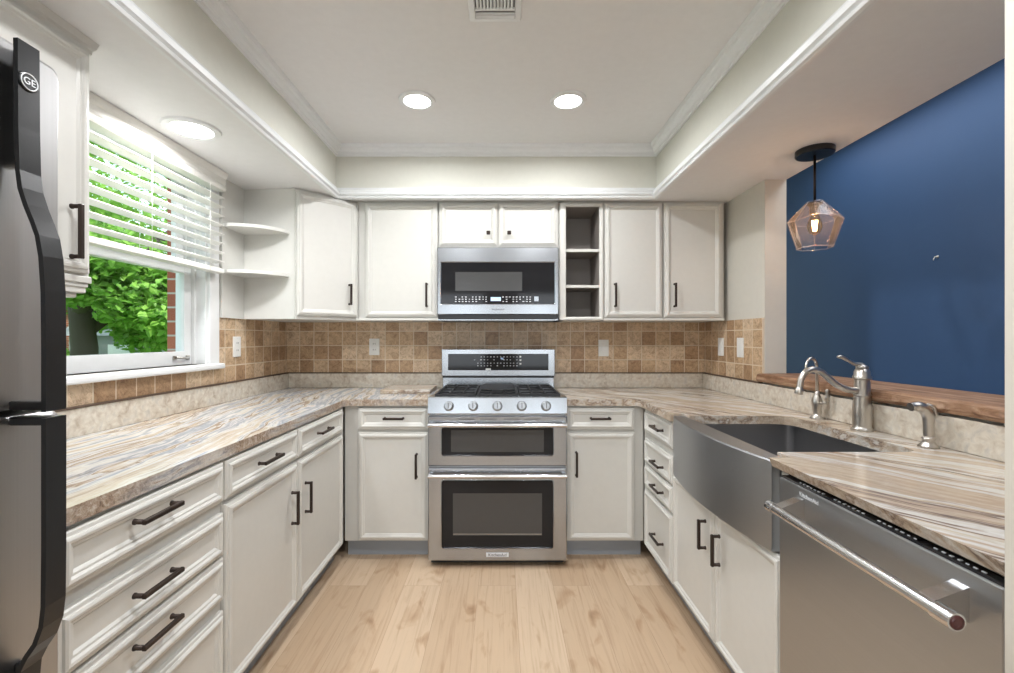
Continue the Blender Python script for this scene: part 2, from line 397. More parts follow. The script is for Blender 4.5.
def round_knob(F, u, v, parent, w=.022):
    mb = MB(); mb.fbox(F, u-.004, u+.004, v-.004, v+.004, w, w+.012)
    mb.fbox(F, u-.012, u+.012, v-.012, v+.012, w+.011, w+.024, bev=.004)
    return mb.build('knob', M['bronze'], parent)

# ------------------------------------------------------------------ dimensions
XL, XR, YB = -1.52, 1.43, 3.204
ZS, ZC = 2.13, 2.44          # soffit underside, tray ceiling
YN = -3.6                     # far end of the room behind the camera
WY0, WY1, WZ0, WZ1 = 1.42, 2.34, 1.13, 2.10    # kitchen window opening

# ------------------------------------------------------------------ shell
struct('floor', MB().box(-1.67, 2.2, YN, 5.3, -.06, 0), M['floor'])
struct('ceiling', MB().box(-1.67, 2.2, YN, 5.3, ZC, ZC+.1), M['ceiling'])
struct('wall_back', MB().box(XL-.15, 1.56, YB, YB+.12, 0, ZC), M['paint'])
mb = MB()
mb.box(XL-.15, XL, YN, WY0, 0, ZC).box(XL-.15, XL, WY1, YB, 0, ZC).box(XL-.15, XL, WY0, WY1, 0, WZ0).box(XL-.15, XL, WY0, WY1, WZ1, ZC)
struct('wall_left', mb, M['paint'])
mb = MB(); X0, X1 = XL-.26, XL-.15-.001
mb.box(X0, X1, YN, WY0-.02, -.6, 3.0).box(X0, X1, WY1+.08, 5.4, -.6, 3.0).box(X0, X1, WY0-.02, WY1+.08, -.6, WZ0-.03).box(X0, X1, WY0-.02, WY1+.08, WZ1+.02, 3.0)
struct('wall_exterior', mb, M['brick'])
mb = MB(); mb.box(XR, XR+.117, 2.475, YB, 0, ZS)
struct('wall_right', mb, M['paint'])
struct('wall_half', MB().box(XR, XR+.117, .70, 2.475, 0, 1.024), M['paint'])
struct('wall_near', MB().box(.7735, XR+.117, .585, .70, 0, ZS), M['paint'])
struct('wall_hall', MB().box(2.08, 2.2, YN, 5.3, 0, ZC), M['blue'])
struct('wall_dining_end', MB().box(1.56, 2.08, 5.18, 5.3, 0, ZC), M['paint'])
mb = MB(); mb.box(1.55, 2.08, -2.02, -1.9, 0, ZC); struct('wall_dining_near', mb, M['paint'])
struct('wall_room', MB().box(XR, XR+.117, YN, -.4, 0, ZC), M['paint'])
struct('wall_rear', MB().box(-1.67, 1.55, YN-.12, YN, 0, ZC), M['paint'])
for _i, _x in ((2, -.86), (3, .80)):
    mb = MB()
    for a in ((_x-.56, _x-.48, .57, 2.23), (_x+.48, _x+.56, .57, 2.23), (_x-.48, _x+.48, .57, .65), (_x-.48, _x+.48, 2.15, 2.23)): mb.box(a[0], a[1], YN+.001, YN+.035, a[2], a[3])
    struct('window_%d' % _i, mb, M['white_frame'])  # added frames round the rear fill lights
# soffits round the tray ceiling
struct('ceiling_soffit_left', MB().box(XL, -1.02, -.9, YB, ZS, ZC-.001), M['soffit_paint'])
struct('ceiling_soffit_back', MB().box(-1.02, .95, 2.80, YB, ZS, ZC-.001), M['soffit_paint'])
struct('ceiling_soffit_right', MB().box(.95, 1.547, -.9, YB, ZS, ZC-.001), M['soffit_paint'])
struct('ceiling_soffit_front', MB().box(-1.02, .95, -.9, -.6, ZS, ZC-.001), M['soffit_paint'])
# ceiling colour on the soffit undersides
for i, (a, b, c, d) in enumerate(((XL, -1.02, -.9, YB), (-1.02, .95, 2.80, YB), (.95, 1.547, -.9, YB))):
    struct('ceiling_underside_%d' % (i+1), MB().box(a, b, c, d, ZS-.006, ZS-.0005), M['ceiling'])
def ringtrim(name, prof):
    mb = MB(); n = 4
    rings = []
    for o, z in prof: rings.append([V((-1.02+o, -.6+o, z)), V((.95-o, -.6+o, z)), V((.95-o, 2.80-o, z)), V((-1.02+o, 2.80-o, z))])
    mb.loops(rings, close=True); struct(name, mb, M['trim'])
ringtrim('trim_1', [(0, 2.378), (.007, 2.378), (.010, 2.386), (.017, 2.388), (.020, 2.398), (.030, 2.404), (.036, 2.416), (.046, 2.420), (.048, 2.428), (.052, 2.4395), (0, 2.4395)])
ringtrim('trim_2', [(0, 2.112), (.012, 2.112), (.022, 2.116), (.026, 2.124), (.020, 2.130), (.032, 2.136), (.034, 2.146), (.024, 2.153), (.026, 2.162), (.012, 2.174), (.008, 2.184), (0, 2.186)])
# tile bands
mb = MB(); mb.box(XL+.001, XR-.001, YB-.010, YB-.0005, 1.0, 1.372)
struct('wall_tiles_back', mb, M['tile_x'])
mb = MB(); mb.box(XL+.0005, XL+.010, WY1+.085, YB-.0105, 1.0, 1.372).box(XL+.0005, XL+.010, .9, WY1+.0848, 1.0, 1.10)
struct('wall_tiles_left', mb, M['tile_y'])
mb = MB(); mb.box(XR-.010, XR-.0005, 2.478, YB-.0105, 1.0, 1.372)
struct('wall_tiles_right', mb, M['tile_y'])

# ------------------------------------------------------------------ window
wf = MB()
for a in ((WY0-.085, WY0, 1.10, 2.125), (WY1, WY1+.08, 1.10, 2.125), (WY0-.085, WY1+.08, WZ1, 2.125)):
    wf.box(XL-.001, XL+.018, *a, bev=.003)
wf.box(XL-.15, XL, WY0, WY0+.012, WZ0, WZ1).box(XL-.15, XL, WY1-.012, WY1, WZ0, WZ1).box(XL-.15, XL, WY0, WY1, WZ1-.012, WZ1)
wf.box(XL-.062, XL-.045, WY1-.024, WY1-.012, WZ0, WZ1).box(XL-.105, XL-.092, WY1-.024, WY1-.012, WZ0, WZ1)
wf.box(XL-.19, XL-.15, WY0-.02, WY0+.015, WZ0-.03, WZ1+.02).box(XL-.19, XL-.15, WY0-.02, WY1+.08, WZ1-.02, WZ1+.02)
win = wf.build('window_1', M['white_frame']); win['kind'] = 'structure'
sl = MB(); sl.box(XL-.19, XL-.0005, WY0, WY1, WZ0-.03, WZ0).box(XL, XL+.045, WY0-.10, WY1+.09, WZ0-.03, WZ0-.001, bev=.008)
sl.build('window_stool', M['white_frame'], win)
def sash(x0, x1, z0, z1, bot):
    m = MB(); a, b = WY0+.014, WY1-.026
    m.box(x0, x1, a, a+.045, z0, z1).box(x0, x1, b-.048, b, z0, z1).box(x0+.001, x1-.001, a+.0449, b-.0479, z0, z0+bot).box(x0+.001, x1-.001, a+.0449, b-.0479, z1-.035, z1)
    s = m.build('sash', M['white_frame'], win)
    MB().box((x0+x1)/2-.002, (x0+x1)/2+.002, a+.04, b-.04, z0+bot-.004, z1-.03).build('pane', M['pane'], s); return s
s1 = sash(XL-.088, XL-.062, WZ0, 1.62, .066)
sash(XL-.128, XL-.102, 1.59, WZ1-.012, .035)
hb = MB(); FF = Fleft(XL-.062)
for u in (2.195, 2.285): hb.fbox(FF, u-.011, u+.011, 1.155, 1.176, 0, .008, bev=.002)
hb.tube([FF(2.195, 1.166, .012), FF(2.24, 1.163, .020), FF(2.285, 1.166, .012)], .005, 8)
hb.build('sash_lift', M['nickel'], s1)
# blind
bl = thing('window_blind', 'white horizontal slatted blind half raised over the kitchen window', 'blind', (XL+.045, 1.88, 1.59))
by0, by1 = WY0-.06, WY1+.035
m = MB(); prof = [(0, 2.028), (.052, 2.028), (.056, 2.036), (.056, 2.052), (.050, 2.058), (.054, 2.066), (.054, 2.09), (.062, 2.100), (.066, 2.115), (.066, 2.121), (0, 2.121)]
m.loops([[V((XL+.02+a, by, z)) for a, z in prof] for by in (by0-.02, by1+.008)])
m.build('valance', M['blind'], bl)
m = MB()
nz = 8
for i in range(nz):
    z = 1.655+i*.0475
    m.box(-.0245, .0245, by0, by1, -.0016, .0016, mtx=Matrix.Translation((XL+.048, 0, z)) @ Matrix.Rotation(R(-9), 4, 'Y'))
m.build('slats', M['blind'], bl)
MB().box(XL+.024, XL+.072, by0, by1, 1.597, 1.622, bev=.004).build('bottom_rail', M['blind'], bl)
for y in (by0+.12, 1.88, by1-.12):
    m = MB()
    for x in (XL+.0225, XL+.0745): m.tube([(x, y, 1.60), (x, y, 2.05)], .0012, 5)
    m.box(XL+.0225, XL+.0745, y-.001, y+.001, 1.640, 1.642).build('ladder_cord', M['blind'], bl)
# ------------------------------------------------------------------ recessed lights, vent
def can(x, y, z, r, label, group=None, power=CAN_POWER, grp='recessed ceiling lights'):
    t = thing('recessed_light', label, 'ceiling light', (x, y, z-.012), grp)
    MB().lathe((x, y, z), [(r*.82, -.004), (r*.86, -.010), (r*1.12, -.008), (r*1.16, -.0005), (r*.82, -.0005)], 40).build('trim_ring', M['trim'], t, sharp=40)
    MB().lathe((x, y, z), [(r*.84, -.0075), (r*.84, -.004)], 40, smooth=False).build('diffuser', M['led'], t)
    lamp('AREA', 'recessed_lamp', (x, y, z-.014), (0, 0, 0), power, (.98, .985, 1), shape='DISK', size=r*1.6, spread=R(168))
can(-.42, 2.252, ZC, .078, 'round recessed light in the tray ceiling, left of the two')
can(.327, 2.252, ZC, .078, 'round recessed light in the tray ceiling, right of the two')
can(-1.275, 1.87, ZS-.006, .092, 'round recessed light in the lower ceiling above the window')
can(-.42, .85, ZC, .078, 'added unseen recessed tray light nearer than the vent, left of its pair', power=10.5)  # unseen pair added out of view to even out the room light
can(.327, .85, ZC, .078, 'added unseen recessed tray light nearer than the vent, right of its pair', power=10.5)
can(-.3, -2.1, ZC, .078, 'added unseen recessed fill light in the room behind the kitchen', power=16)  # unseen light added for more fill from behind the camera
vt = thing('ceiling_vent', 'white rectangular slotted air vent in the tray ceiling', 'vent', (-.025, 1.52, ZC-.02))
m = MB(); m.loops([[V((x, y, z)) for x, y in rr(-.025-a, -.025+a, 1.52-b, 1.52+b, .004)] for a, b, z in ((.095, .165, ZC-.0005), (.092, .162, ZC-.009), (.073, .143, ZC-.012), (.070, .140, ZC-.004))], cap0=False, cap1=False)
m.build('frame', M['trim'], vt)
MB().box(-.095, .045, 1.38, 1.66, ZC-.004, ZC-.002).build('duct_shadow', M['slot'], vt)
m = MB()
for i in range(11): m.box(-.003, .003, -.112, .112, -.005, .005, mtx=Matrix.Translation((-.025-.060+i*.012, 1.50, ZC-.0085)) @ Matrix.Rotation(R(25), 4, 'Y'))
m.box(-.095, .045, 1.612, 1.622, ZC-.012, ZC-.006).box(-.095, .045, 1.634, 1.64, ZC-.012, ZC-.006).box(-.095, .045, 1.645, 1.661, ZC-.012, ZC-.006)
m.build('louvers', M['trim'], vt)

# ------------------------------------------------------------------ base cabinets
ZT, ZD = .105, .875
DZ = [(.742, .866), (.572, .706), (.430, .564), (.108, .394)]
def base(name, label, F, u0, u1, depth, cat='cabinet', front=.0):
    lo = F((u0+u1)/2, 0, -depth/2); t = thing(name, label, cat, (lo.x, lo.y, 0))
    m = MB(); m.fbox(F, u0+.001, u1-.001, ZT, ZD, -depth, 0, bev=0)
    m.build('body', M['frame'], t)
    m = MB(); m.fbox(F, u0+.001, u1-.001, 0, ZT, -depth, -.055); m.build('toe_kick', M['toe'], t)
    return t
FL, FB, FRt = Fleft(-.902), Fback(2.598), Fright(.812)
def dd(F, t, u0, u1, hd, hv, dln=.15, vln=.14, gap=.004, du=None):
    d = panel(F, u0+gap, u1-gap, DZ[0][0], DZ[0][1], t, 'drawer', DRAWP); pull(F, du if du else (u0+u1)/2, .808, False, dln, d)
    d = panel(F, u0+gap, u1-gap, .112, .726, t, 'door'); pull(F, hd, hv, True, vln, d)
t = base('base_cabinet', 'cream base cabinet under the window with a stack of four drawers', FL, .90, 1.456, .60)
for i, (a, b) in enumerate(DZ):
    d = panel(FL, .905, 1.450, a, b, t, 'drawer', DRAWP); pull(FL, 1.15, (a+b)/2+(.018, .006, .024, .02)[i], False, .135, d)
t = base('base_cabinet', 'cream left base cabinet with one drawer and door, beside the four-drawer stack', FL, 1.458, 1.975, .60); dd(FL, t, 1.458, 1.975, 1.905, .55, .14, du=1.71)
t = base('base_cabinet', 'cream left base cabinet with one drawer and door, next to the corner', FL, 1.977, 2.585, .60); dd(FL, t, 1.977, 2.535, 2.035, .55, .14, du=2.235)
t = base('base_cabinet', 'cream base cabinet against the back wall, left of the range', FB, -.898, -.408, .59)
dd(FB, t, -.822, -.414, -.483, .54, .115, du=-.611)
t = base('base_cabinet', 'cream base cabinet against the back wall, right of the range', FB, .358, .808, .59)
dd(FB, t, .366, .757, .42, .55, .115, du=.555)
t = base('base_cabinet', 'cream base cabinet with four drawers between the corner and the sink', FRt, -2.590, -2.127, .58)
for i, (a, b) in enumerate(((.742, .866), (.572, .706), (.440, .562), (.108, .425))):
    d = panel(FRt, -2.54, -2.132, a, b, t, 'drawer', DRAWP); pull(FRt, -2.29, (.808, .627, .503, .25)[i], False, .13, d)
# sink base: opening at the top for the apron sink
t = thing('sink_cabinet', 'cream two-door cabinet under the steel farmhouse sink', 'cabinet', (1.1, 1.71, 0))
m = MB(); m.box(.812, 1.425, 2.090, 2.125, ZT, ZD).box(.812, 1.425, 1.291, 1.322, ZT, ZD).box(.812, 1.425, 1.322, 2.09, ZT, .62).build('body', M['frame'], t)
MB().box(.867, 1.425, 1.291, 2.125, 0, ZT).build('toe_kick', M['toe'], t)
d = panel(FRt, -2.120, -1.711, .112, .632, t); pull(FRt, -1.765, .50, True, .115, d)
d = panel(FRt, -1.706, -1.297, .112, .632, t); pull(FRt, -1.652, .49, True, .115, d)

# ------------------------------------------------------------------ countertops
def slab(name, poly, z0, z1, mat, parent):
    m = MB(); m.loops([[V((x, y, z)) for x, y in poly] for z in (z0, z1)])
    o = m.build(name, mat, parent, bev=.006, seg=3); return o
ct = thing('countertop', 'veined granite countertop running under the window to the range', 'countertop', (-1.2, 2, .876))
slab('slab', [(XL+.001, .885), (-.885, .885), (-.885, 2.55), (-.865, 2.57), (-.409, 2.57), (-.409, YB-.001), (XL+.001, YB-.001)], .878, .915, M['granite_l'], ct)
m = MB(); m.box(XL+.0105, XL+.030, .89, YB-.001, .9155, 1.015, bev=.002).box(XL+.031, -.409, YB-.030, YB-.0105, .9155, 1.015, bev=.002); m.build('upstand', M['upstand'], ct)
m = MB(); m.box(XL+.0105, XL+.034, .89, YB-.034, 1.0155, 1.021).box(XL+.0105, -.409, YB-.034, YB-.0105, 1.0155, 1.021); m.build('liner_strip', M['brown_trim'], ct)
cr = thing('countertop', 'veined granite countertop around the sink and above the dishwasher', 'countertop', (1.1, 2, .876))
hole = [(.775, 2.092), (.838, 2.092), (.838, 2.03), (1.20, 2.03), (1.25, 2.02), (1.275, 1.99), (1.28, 1.95), (1.28, 1.44), (1.27, 1.40), (1.24, 1.385), (.838, 1.385), (.838, 1.322), (.775, 1.322)]
PR = [(.36, 2.57), (.755, 2.57), (.775, 2.55)]+hole+[(.775, .702), (XR-.001, .702), (XR-.001, YB-.001), (.36, YB-.001)]
m = MB(); m.loops([[V((x+(dx if x < .78 and y < 1.34 else 0), y, z)) for x, y in PR] for z, dx in ((.878, .032), (.890, .010), (.915, 0))])
m.build('slab', M['granite_r'], cr, bev=.003, seg=2)
m = MB(); m.box(.36, XR-.031, YB-.030, YB-.0105, .9155, 1.015, bev=.002).box(XR-.030, XR-.0105, .702, YB-.001, .9155, 1.015, bev=.002); m.build('upstand', M['upstand'], cr)
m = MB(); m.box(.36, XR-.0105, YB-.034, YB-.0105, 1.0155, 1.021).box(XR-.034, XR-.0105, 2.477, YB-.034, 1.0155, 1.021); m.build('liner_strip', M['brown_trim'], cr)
gb = MB().box(-.755, -.445, 2.815, 3.13, .9155, .941, bev=.003)
tag(gb.build('granite_board', m_granite('granite_board', R(70), 9.1, 1)), 'rectangular granite board lying on the back counter, left of the range', 'board')
# wooden bar ledge
random.seed(4)
m = MB(); n = 60; rings = []
for i in range(n+1):
    y = .702+(2.474-.702)*i/n
    e = .004*math.sin(i*.9)+random.uniform(-.003, .003)
    rings.append([V((1.392+e, y, 1.026)), V((1.384+e*1.5, y, 1.040)), V((1.388+e, y, 1.062)), V((1.398+e*.5, y, 1.070)), V((1.68, y, 1.070)), V((1.688, y, 1.06)), V((1.688, y, 1.03)), V((1.68, y, 1.026))])
m.loops(rings); ledge = m.build('wooden_ledge', M['wood'])
tag(ledge, 'rustic brown wooden ledge on the half wall behind the faucet', 'ledge')

# ------------------------------------------------------------------ upper cabinets
UZ0, UZ1 = 1.372, 2.108
FU = Fback(2.872)
def upper(name, label, x0, x1, z0=UZ0):
    t = thing(name, label, 'cabinet', ((x0+x1)/2, 3.03, z0))
    m = MB(); m.box(x0+.0008, x1-.0008, 2.872, YB-.011 if z0 < 1.5 else YB-.0005, z0, ZS-.007)
    m.build('body', M['frame'], t)
    MB().box(x0+.001, x1-.001, 2.862, 2.8715, z0, z0+(.017 if z0 < 1.5 else .006), bev=.002).build('light_rail', M['cab'], t); return t
def udoor(t, u0, u1, hu, z0=UZ0+.020, F=FU, hz=1.53):
    d = panel(F, u0, u1, z0, UZ1, t)
    if hu is not None: pull(F, hu, hz, True, .15, d)
    return d
t = upper('wall_cabinet', 'cream single-door wall cabinet left of the microwave', -.905, -.402); udoor(t, -.860, -.407, -.470)
t = upper('wall_cabinet', 'short cream two-door wall cabinet above the microwave', -.400, .357, 1.832)
d = panel(FU, -.392, -.029, 1.840, UZ1, t); round_knob(FU, -.085, 1.918, d)
d = panel(FU, -.020, .348, 1.840, UZ1, t); round_knob(FU, .045, 1.918, d)
t = upper('wall_cabinet', 'cream single-door wall cabinet right of the open shelves', .640, 1.014); udoor(t, .646, 1.008, .708)
t = upper('wall_cabinet', 'cream single-door wall cabinet in the right corner', 1.016, 1.400); udoor(t, 1.022, 1.380, 1.080)
# open shelf cabinet
t = thing('open_shelf_cabinet', 'narrow open wall cabinet with taupe interior, right of the microwave', 'cabinet', (.498, 3.03, UZ0))
m = MB(); a, b, ia, ib, iz0, iz1 = .359, .638, .402, .612, 1.395, 2.088
m.box(a, ia-.02, 2.872, 3.19, UZ0, ZS-.007).box(ib+.02, b, 2.872, 3.19, UZ0, ZS-.007).box(a, b, 2.872, 3.19, UZ0, UZ0+.015).box(a, b, 2.872, 3.19, ZS-.03, ZS-.007)
FO = Fback(2.872)
m.loops([[FO(u, v, w_) for u, v in rr(*q, 0)] for q, w_ in (((a+.002, b-.002, UZ0+.002, 2.108), 0), ((a+.002, b-.002, UZ0+.002, 2.108), .018), ((a+.006, b-.006, UZ0+.006, 2.104), .021), ((ia-.008, ib+.008, iz0-.008, iz1+.008), .021), ((ia, ib, iz0, iz1), .016), ((ia, ib, iz0, iz1), 0))], cap0=False, cap1=False)
m.build('face_frame', M['cab'], t)
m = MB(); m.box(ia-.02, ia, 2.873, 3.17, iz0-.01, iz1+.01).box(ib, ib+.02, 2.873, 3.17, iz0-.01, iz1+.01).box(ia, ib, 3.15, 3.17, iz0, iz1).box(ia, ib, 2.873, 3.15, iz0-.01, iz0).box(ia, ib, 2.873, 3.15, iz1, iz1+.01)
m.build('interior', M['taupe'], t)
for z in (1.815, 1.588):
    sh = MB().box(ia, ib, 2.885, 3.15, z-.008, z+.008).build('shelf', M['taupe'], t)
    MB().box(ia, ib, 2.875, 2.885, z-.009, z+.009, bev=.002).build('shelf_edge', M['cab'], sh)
# diagonal corner cabinet
t = thing('corner_wall_cabinet', 'cream diagonal corner wall cabinet beside the quarter-round shelves', 'cabinet', (-1.25, 2.9, UZ0))
px = [(XL+.0105, 2.64), (-1.198, 2.615), (-1.185, 2.61), (-.920, 2.872), (-.907, 2.872), (-.907, YB-.0105), (XL+.0105, YB-.0105)]
m = MB(); m.loops([[V((x, y, z)) for x, y in px] for z in (UZ0, ZS-.007)]); m.build('body', M['cab'], t)
p0, p1 = V((-1.185, 2.61, 0)), V((-.915, 2.872, 0)); U = (p1-p0).normalized(); W = V((U.y, -U.x, 0)); ln = (p1-p0).length
FD = FR(p0, U, (0, 0, 1), W)
d = panel(FD, .004, ln-.004, UZ0+.020, UZ1, t); pull(FD, ln-.062, 1.53, True, .13, d)
# quarter-round shelf unit
t = thing('corner_shelf', 'cream open quarter-round shelves between window and corner cabinet', 'shelf', (-1.4, 2.55, UZ0))
m = MB(); m.box(XL+.0115, XL+.024, WY1+.092, 2.639, UZ0, ZS-.007); m.build('back_panel', M['cab'], t)
for z in (1.620, 1.868):
    pts = [(XL+.024, 2.6385), (XL+.024, 2.44)]
    for k in range(0, 11):
        a = R(90*k/10); pts.append((XL+.055+.245*math.sin(a), 2.6385-.215*math.cos(a)+.0))
    m = MB(); m.loops([[V((x, y, zz)) for x, y in pts] for zz in (z-.009, z+.009)]); m.build('shelf', M['cab'], t, bev=.003)
# wall cabinet by the refrigerator
t = thing('wall_cabinet', 'cream wall cabinet between refrigerator and window with crown moulding', 'cabinet', (-1.36, 1.1, 1.385))
m = MB(); m.box(XL+.001, -1.205, .895, 1.327, 1.43, ZS-.03, bev=.002)
for z0, z1, x, y in ((1.420, 1.440, -1.199, 1.331), (1.408, 1.421, -1.205, 1.326), (1.392, 1.409, -1.210, 1.324), (1.378, 1.393, -1.222, 1.308)): m.box(XL+.0115, x, .895, y, z0, z1, bev=.003)
m.build('body', M['cabwin'], t)
FW = Fleft(-1.205); d = panel(FW, .905, 1.316, 1.447, 2.085, t); pull(FW, 1.250, 1.555, True, .15, d)
m = MB(); pr = [(0, 2.088), (.006, 2.088), (.008, 2.099), (.015, 2.105), (.018, 2.113), (.022, 2.123), (0, 2.123)]
m.loops([[V((-1.206+o_, .895, z)) for o_, z in pr], [V((-1.206+o_, 1.328+o_*.5, z)) for o_, z in pr], [V((XL+.02, 1.328+o_*.5, z)) for o_, z in pr]])
m.build('crown', M['cabwin'], t)

# ------------------------------------------------------------------ refrigerator
t = thing('refrigerator', 'stainless steel top-freezer refrigerator with long black curved handles', 'refrigerator', (-1.2, .43, 0))
MB().box(-1.505, -.915, -.02, .872, .02, 1.755, bev=.006).build('body', M['black'], t)
for yy in (.05, .80):
    for xx in (-1.45, -.96): MB().lathe((xx, yy, 0), [(.018, 0), (.018, .02)], 10).build('foot', M['black'], t)
def fdoor(z0, z1):
    m = MB(); rings = []
    for i, (x, ins) in enumerate(((-.913, 0), (-.860, 0), (-.848, .003), (-.842, .010))):
        rings.append([V((x, a, b)) for a, b in rr(-.02+ins, .872-ins, z0+ins, z1-ins, .016)])
    m.loops(rings, smooth=False); o = m.build('door', M['steel_z'], t); return o
d1 = fdoor(1.136, 1.775); d2 = fdoor(.06, 1.129)
def strap(front, th, y0, y1, extra, door):
    # front: list of (x, z) from one end to the other; constant thickness strap between y0 and y1
    back = []
    for i, (x, z) in enumerate(front):
        a = V(front[max(0, i-1)]); b = V(front[min(len(front)-1, i+1)]); d = (b-a).normalized(); nrm = V((d.y, -d.x))
        if nrm.x > 0: nrm = -nrm
        back.append((x+nrm.x*th, z+nrm.y*th))
    poly = front+back[::-1]
    m = MB(); m.loops([[V((x, y, z)) for x, z in poly] for y in (y0, y1)])
    for e in extra: m.box(*e)
    return m.build('handle', M['black'], door, bev=.003, seg=2)
up = [(-.812, 1.766), (-.811, 1.62), (-.809, 1.545), (-.805, 1.515), (-.796, 1.487), (-.785, 1.46), (-.776, 1.435), (-.770, 1.40), (-.766, 1.34), (-.765, 1.25), (-.765, 1.138)]
h1 = strap(up, .008, .763, .799, [(-.842, -.825,   .784, .799, 1.56, 1.76), (-.842, -.775, .775, .799, 1.138, 1.154)], d1)
lw_ = [(-.765, 1.127), (-.765, .90), (-.766, .81), (-.770, .775), (-.781, .745), (-.797, .722), (-.808, .70), (-.812, .66), (-.812, .40)]
strap(lw_, .008, .763, .799, [(-.842, -.825, .784, .799, .40, .70), (-.842, -.775, .775, .799, 1.112, 1.127)], d2)
FG = Fleft(-.811)
m = MB(); m.lathe(FG(.779, 1.700, 0), [(.0165, 0), (.0165, .0015), (.0145, .002)], 28, axis=(1, 0, 0)); bd = m.build('emblem', M['black'], h1)
m = MB(); c0 = FG(.779, 1.700, .0022)
m.tube([c0+V((0, .0135*math.cos(k*PI/16), .0135*math.sin(k*PI/16))) for k in range(33)], .0010, 6, caps=False); m.build('emblem_ring', M['ink'], h1)
text('emblem_letters', 'GE', .0165, FG, .779, 1.700, M['ink'], h1, w=.0024)

# ------------------------------------------------------------------ range
XC = -.025
t = thing('range', 'stainless steel double-oven gas range against the back wall', 'range', (XC, 2.82, 0))
FRg = FR((XC, 2.526, 0), (1, 0, 0), (0, 0, 1), (0, -1, 0))
MB().box(XC-.379, XC+.379, 2.528, 3.15, .03, .912).build('body', M['steel_z'], t)
for sx in (-.34, .34):
    for yy in (2.58, 3.10): MB().lathe((XC+sx, yy, 0), [(.016, 0), (.016, .03)], 10).build('foot', M['black'], t)
MB().fbox(FRg, -.37, .37, .012, .030, -.03, -.01).build('kick_strip', M['black'], t)
def oven_door(z0, z1, wz0, wz1, hz, inner=None):
    m = MB()
    m.loops([[FRg(u, v, w_) for u, v in rr(*q, r)] for q, r, w_ in (((-.381, .381, z0, z1), .004, .001), ((-.381, .381, z0, z1), .004, .028), ((-.376, .376, z0+.005, z1-.005), .006, .032), ((-.310, .310, wz0-.008, wz1+.008), .014, .032), ((-.305, .305, wz0-.003, wz1+.003), .012, .035), ((-.302, .302, wz0, wz1), .010, .024), ((-.302, .302, wz0, wz1), .010, .001))], cap0=False, cap1=False)
    d = m.build('oven_door', M['steel_x'], t)
    MB().fbox(FRg, -.303, .303, wz0-.001, wz1+.001, .006, .0235).build('window', M['glassblack'], d)
    if inner: MB().fbox(FRg, inner[0], inner[1], inner[2], inner[3], .0235, .0242).build('inner_window', M['oven_inner'], d)
    m = MB(); m.tube([FRg(-.375, hz, .072), FRg(.375, hz, .072)], .0115, 16)
    for s in (-1, 1): m.fbox(FRg, s*.362-.012, s*.362+.012, hz-.013, hz+.013, .030, .075, bev=.004)
    m.build('handle', M['chrome'], d, sharp=40); return d
du = oven_door(.560, .832, .620, .768, .790, (-.255, .255, .635, .755))
dl = oven_door(.040, .546, .112, .478, .515, (-.245, .245, .175, .408))
m = MB(); m.fbox(FRg, -.243, .243, .182, .186, .0243, .0252); m.build('rack_line', M['steel_x'], dl)
for u in (-.17, -.05, .08, .19): MB().fbox(FRg, u-.045, u+.045, .815, .820, .0322, .0328).build('grate_reflection', M['slot'], du)  # dark lines painted for the grates reflected in the door steel
b = MB().fbox(FRg, -.062, .062, .062, .086, .032, .035, bev=.002).build('badge', M['ink'], dl)
text('badge_lettering', 'KitchenAid', .0225, FRg, 0, .074, M['darkink'], dl, w=.0354)
# control panel
m = MB(); m.loops([[V((x, y, z)) for y, z in ((2.60, .842), (2.492, .842), (2.486, .850), (2.500, .932), (2.510, .938), (2.60, .938))] for x in (XC-.381, XC+.381)])
m.build('control_panel', M['steel_x'], t, bev=.002)
nv = V((0, -math.cos(R(10)), math.sin(R(10))))
for i in range(5):
    k = MB(); c = V((XC+(-.266+.133*i), 2.4925, .889))
    k.lathe(c, [(.026, 0), (.026, .004), (.0215, .006), (.0205, .024), (.0185, .028)], 28, axis=nv); kk = k.build('knob', M['steel_y'], t, sharp=35)
    MB().lathe(c, [(.0275, .0), (.0275, .0015)], 28, axis=nv).box(c.x-.002, c.x+.002, c.y-.0315, c.y-.028, c.z-.008, c.z+.022).build('knob_bezel', M['slot'], kk)
MB().box(XC-.381, XC+.381, 2.51, 3.09, .9125, .930, bev=.004).build('cooktop', M['steel_x'], t)
MB().box(XC-.35, XC+.35, 2.535, 3.06, .930, .934, bev=.001).build('burner_pan', M['black'], t)
for i in range(5):
    bx, by = ((-.23, 2.66), (-.23, 2.93), (0, 2.8), (.23, 2.66), (.23, 2.93))[i]
    MB().lathe((XC+bx, by, .934), [(.045, 0), (.045, .008), (.032, .009), (.032, .014), (.028, .016)], 20).build('burner', M['iron'], t, sharp=40)
for gx in (-.236, 0, .236):
    g = MB(); x0, x1 = XC+gx-.114, XC+gx+.114; zt = .950
    for y in (2.54, 3.045): g.box(x0, x1, y-.006, y+.006, zt-.012, zt, bev=.002)
    for x in (x0+.006, x1-.006): g.box(x-.006, x+.006, 2.54, 3.045, zt-.012, zt, bev=.002)
    for k in (1, 2): g.box(x0+.076*k-.004, x0+.076*k+.004, 2.54, 3.045, zt-.010, zt-.001, bev=.002)
    for y in (2.66, 2.79, 2.93): g.box(x0, x1, y-.005, y+.005, zt-.010, zt-.001, bev=.002)
    for x in (x0+.006, x1-.006):
        for y in (2.545, 3.04): g.box(x-.006, x+.006, y-.006, y+.006, .933, zt-.01)
    g.build('grate', M['iron'], t)
m = MB(); m.box(XC-.098, XC+.098, 2.70, 3.02, .9505, .959, bev=.004).box(XC-.03, XC+.03, 2.665, 2.70, .951, .957, bev=.002); m.build('griddle', M['iron'], t)
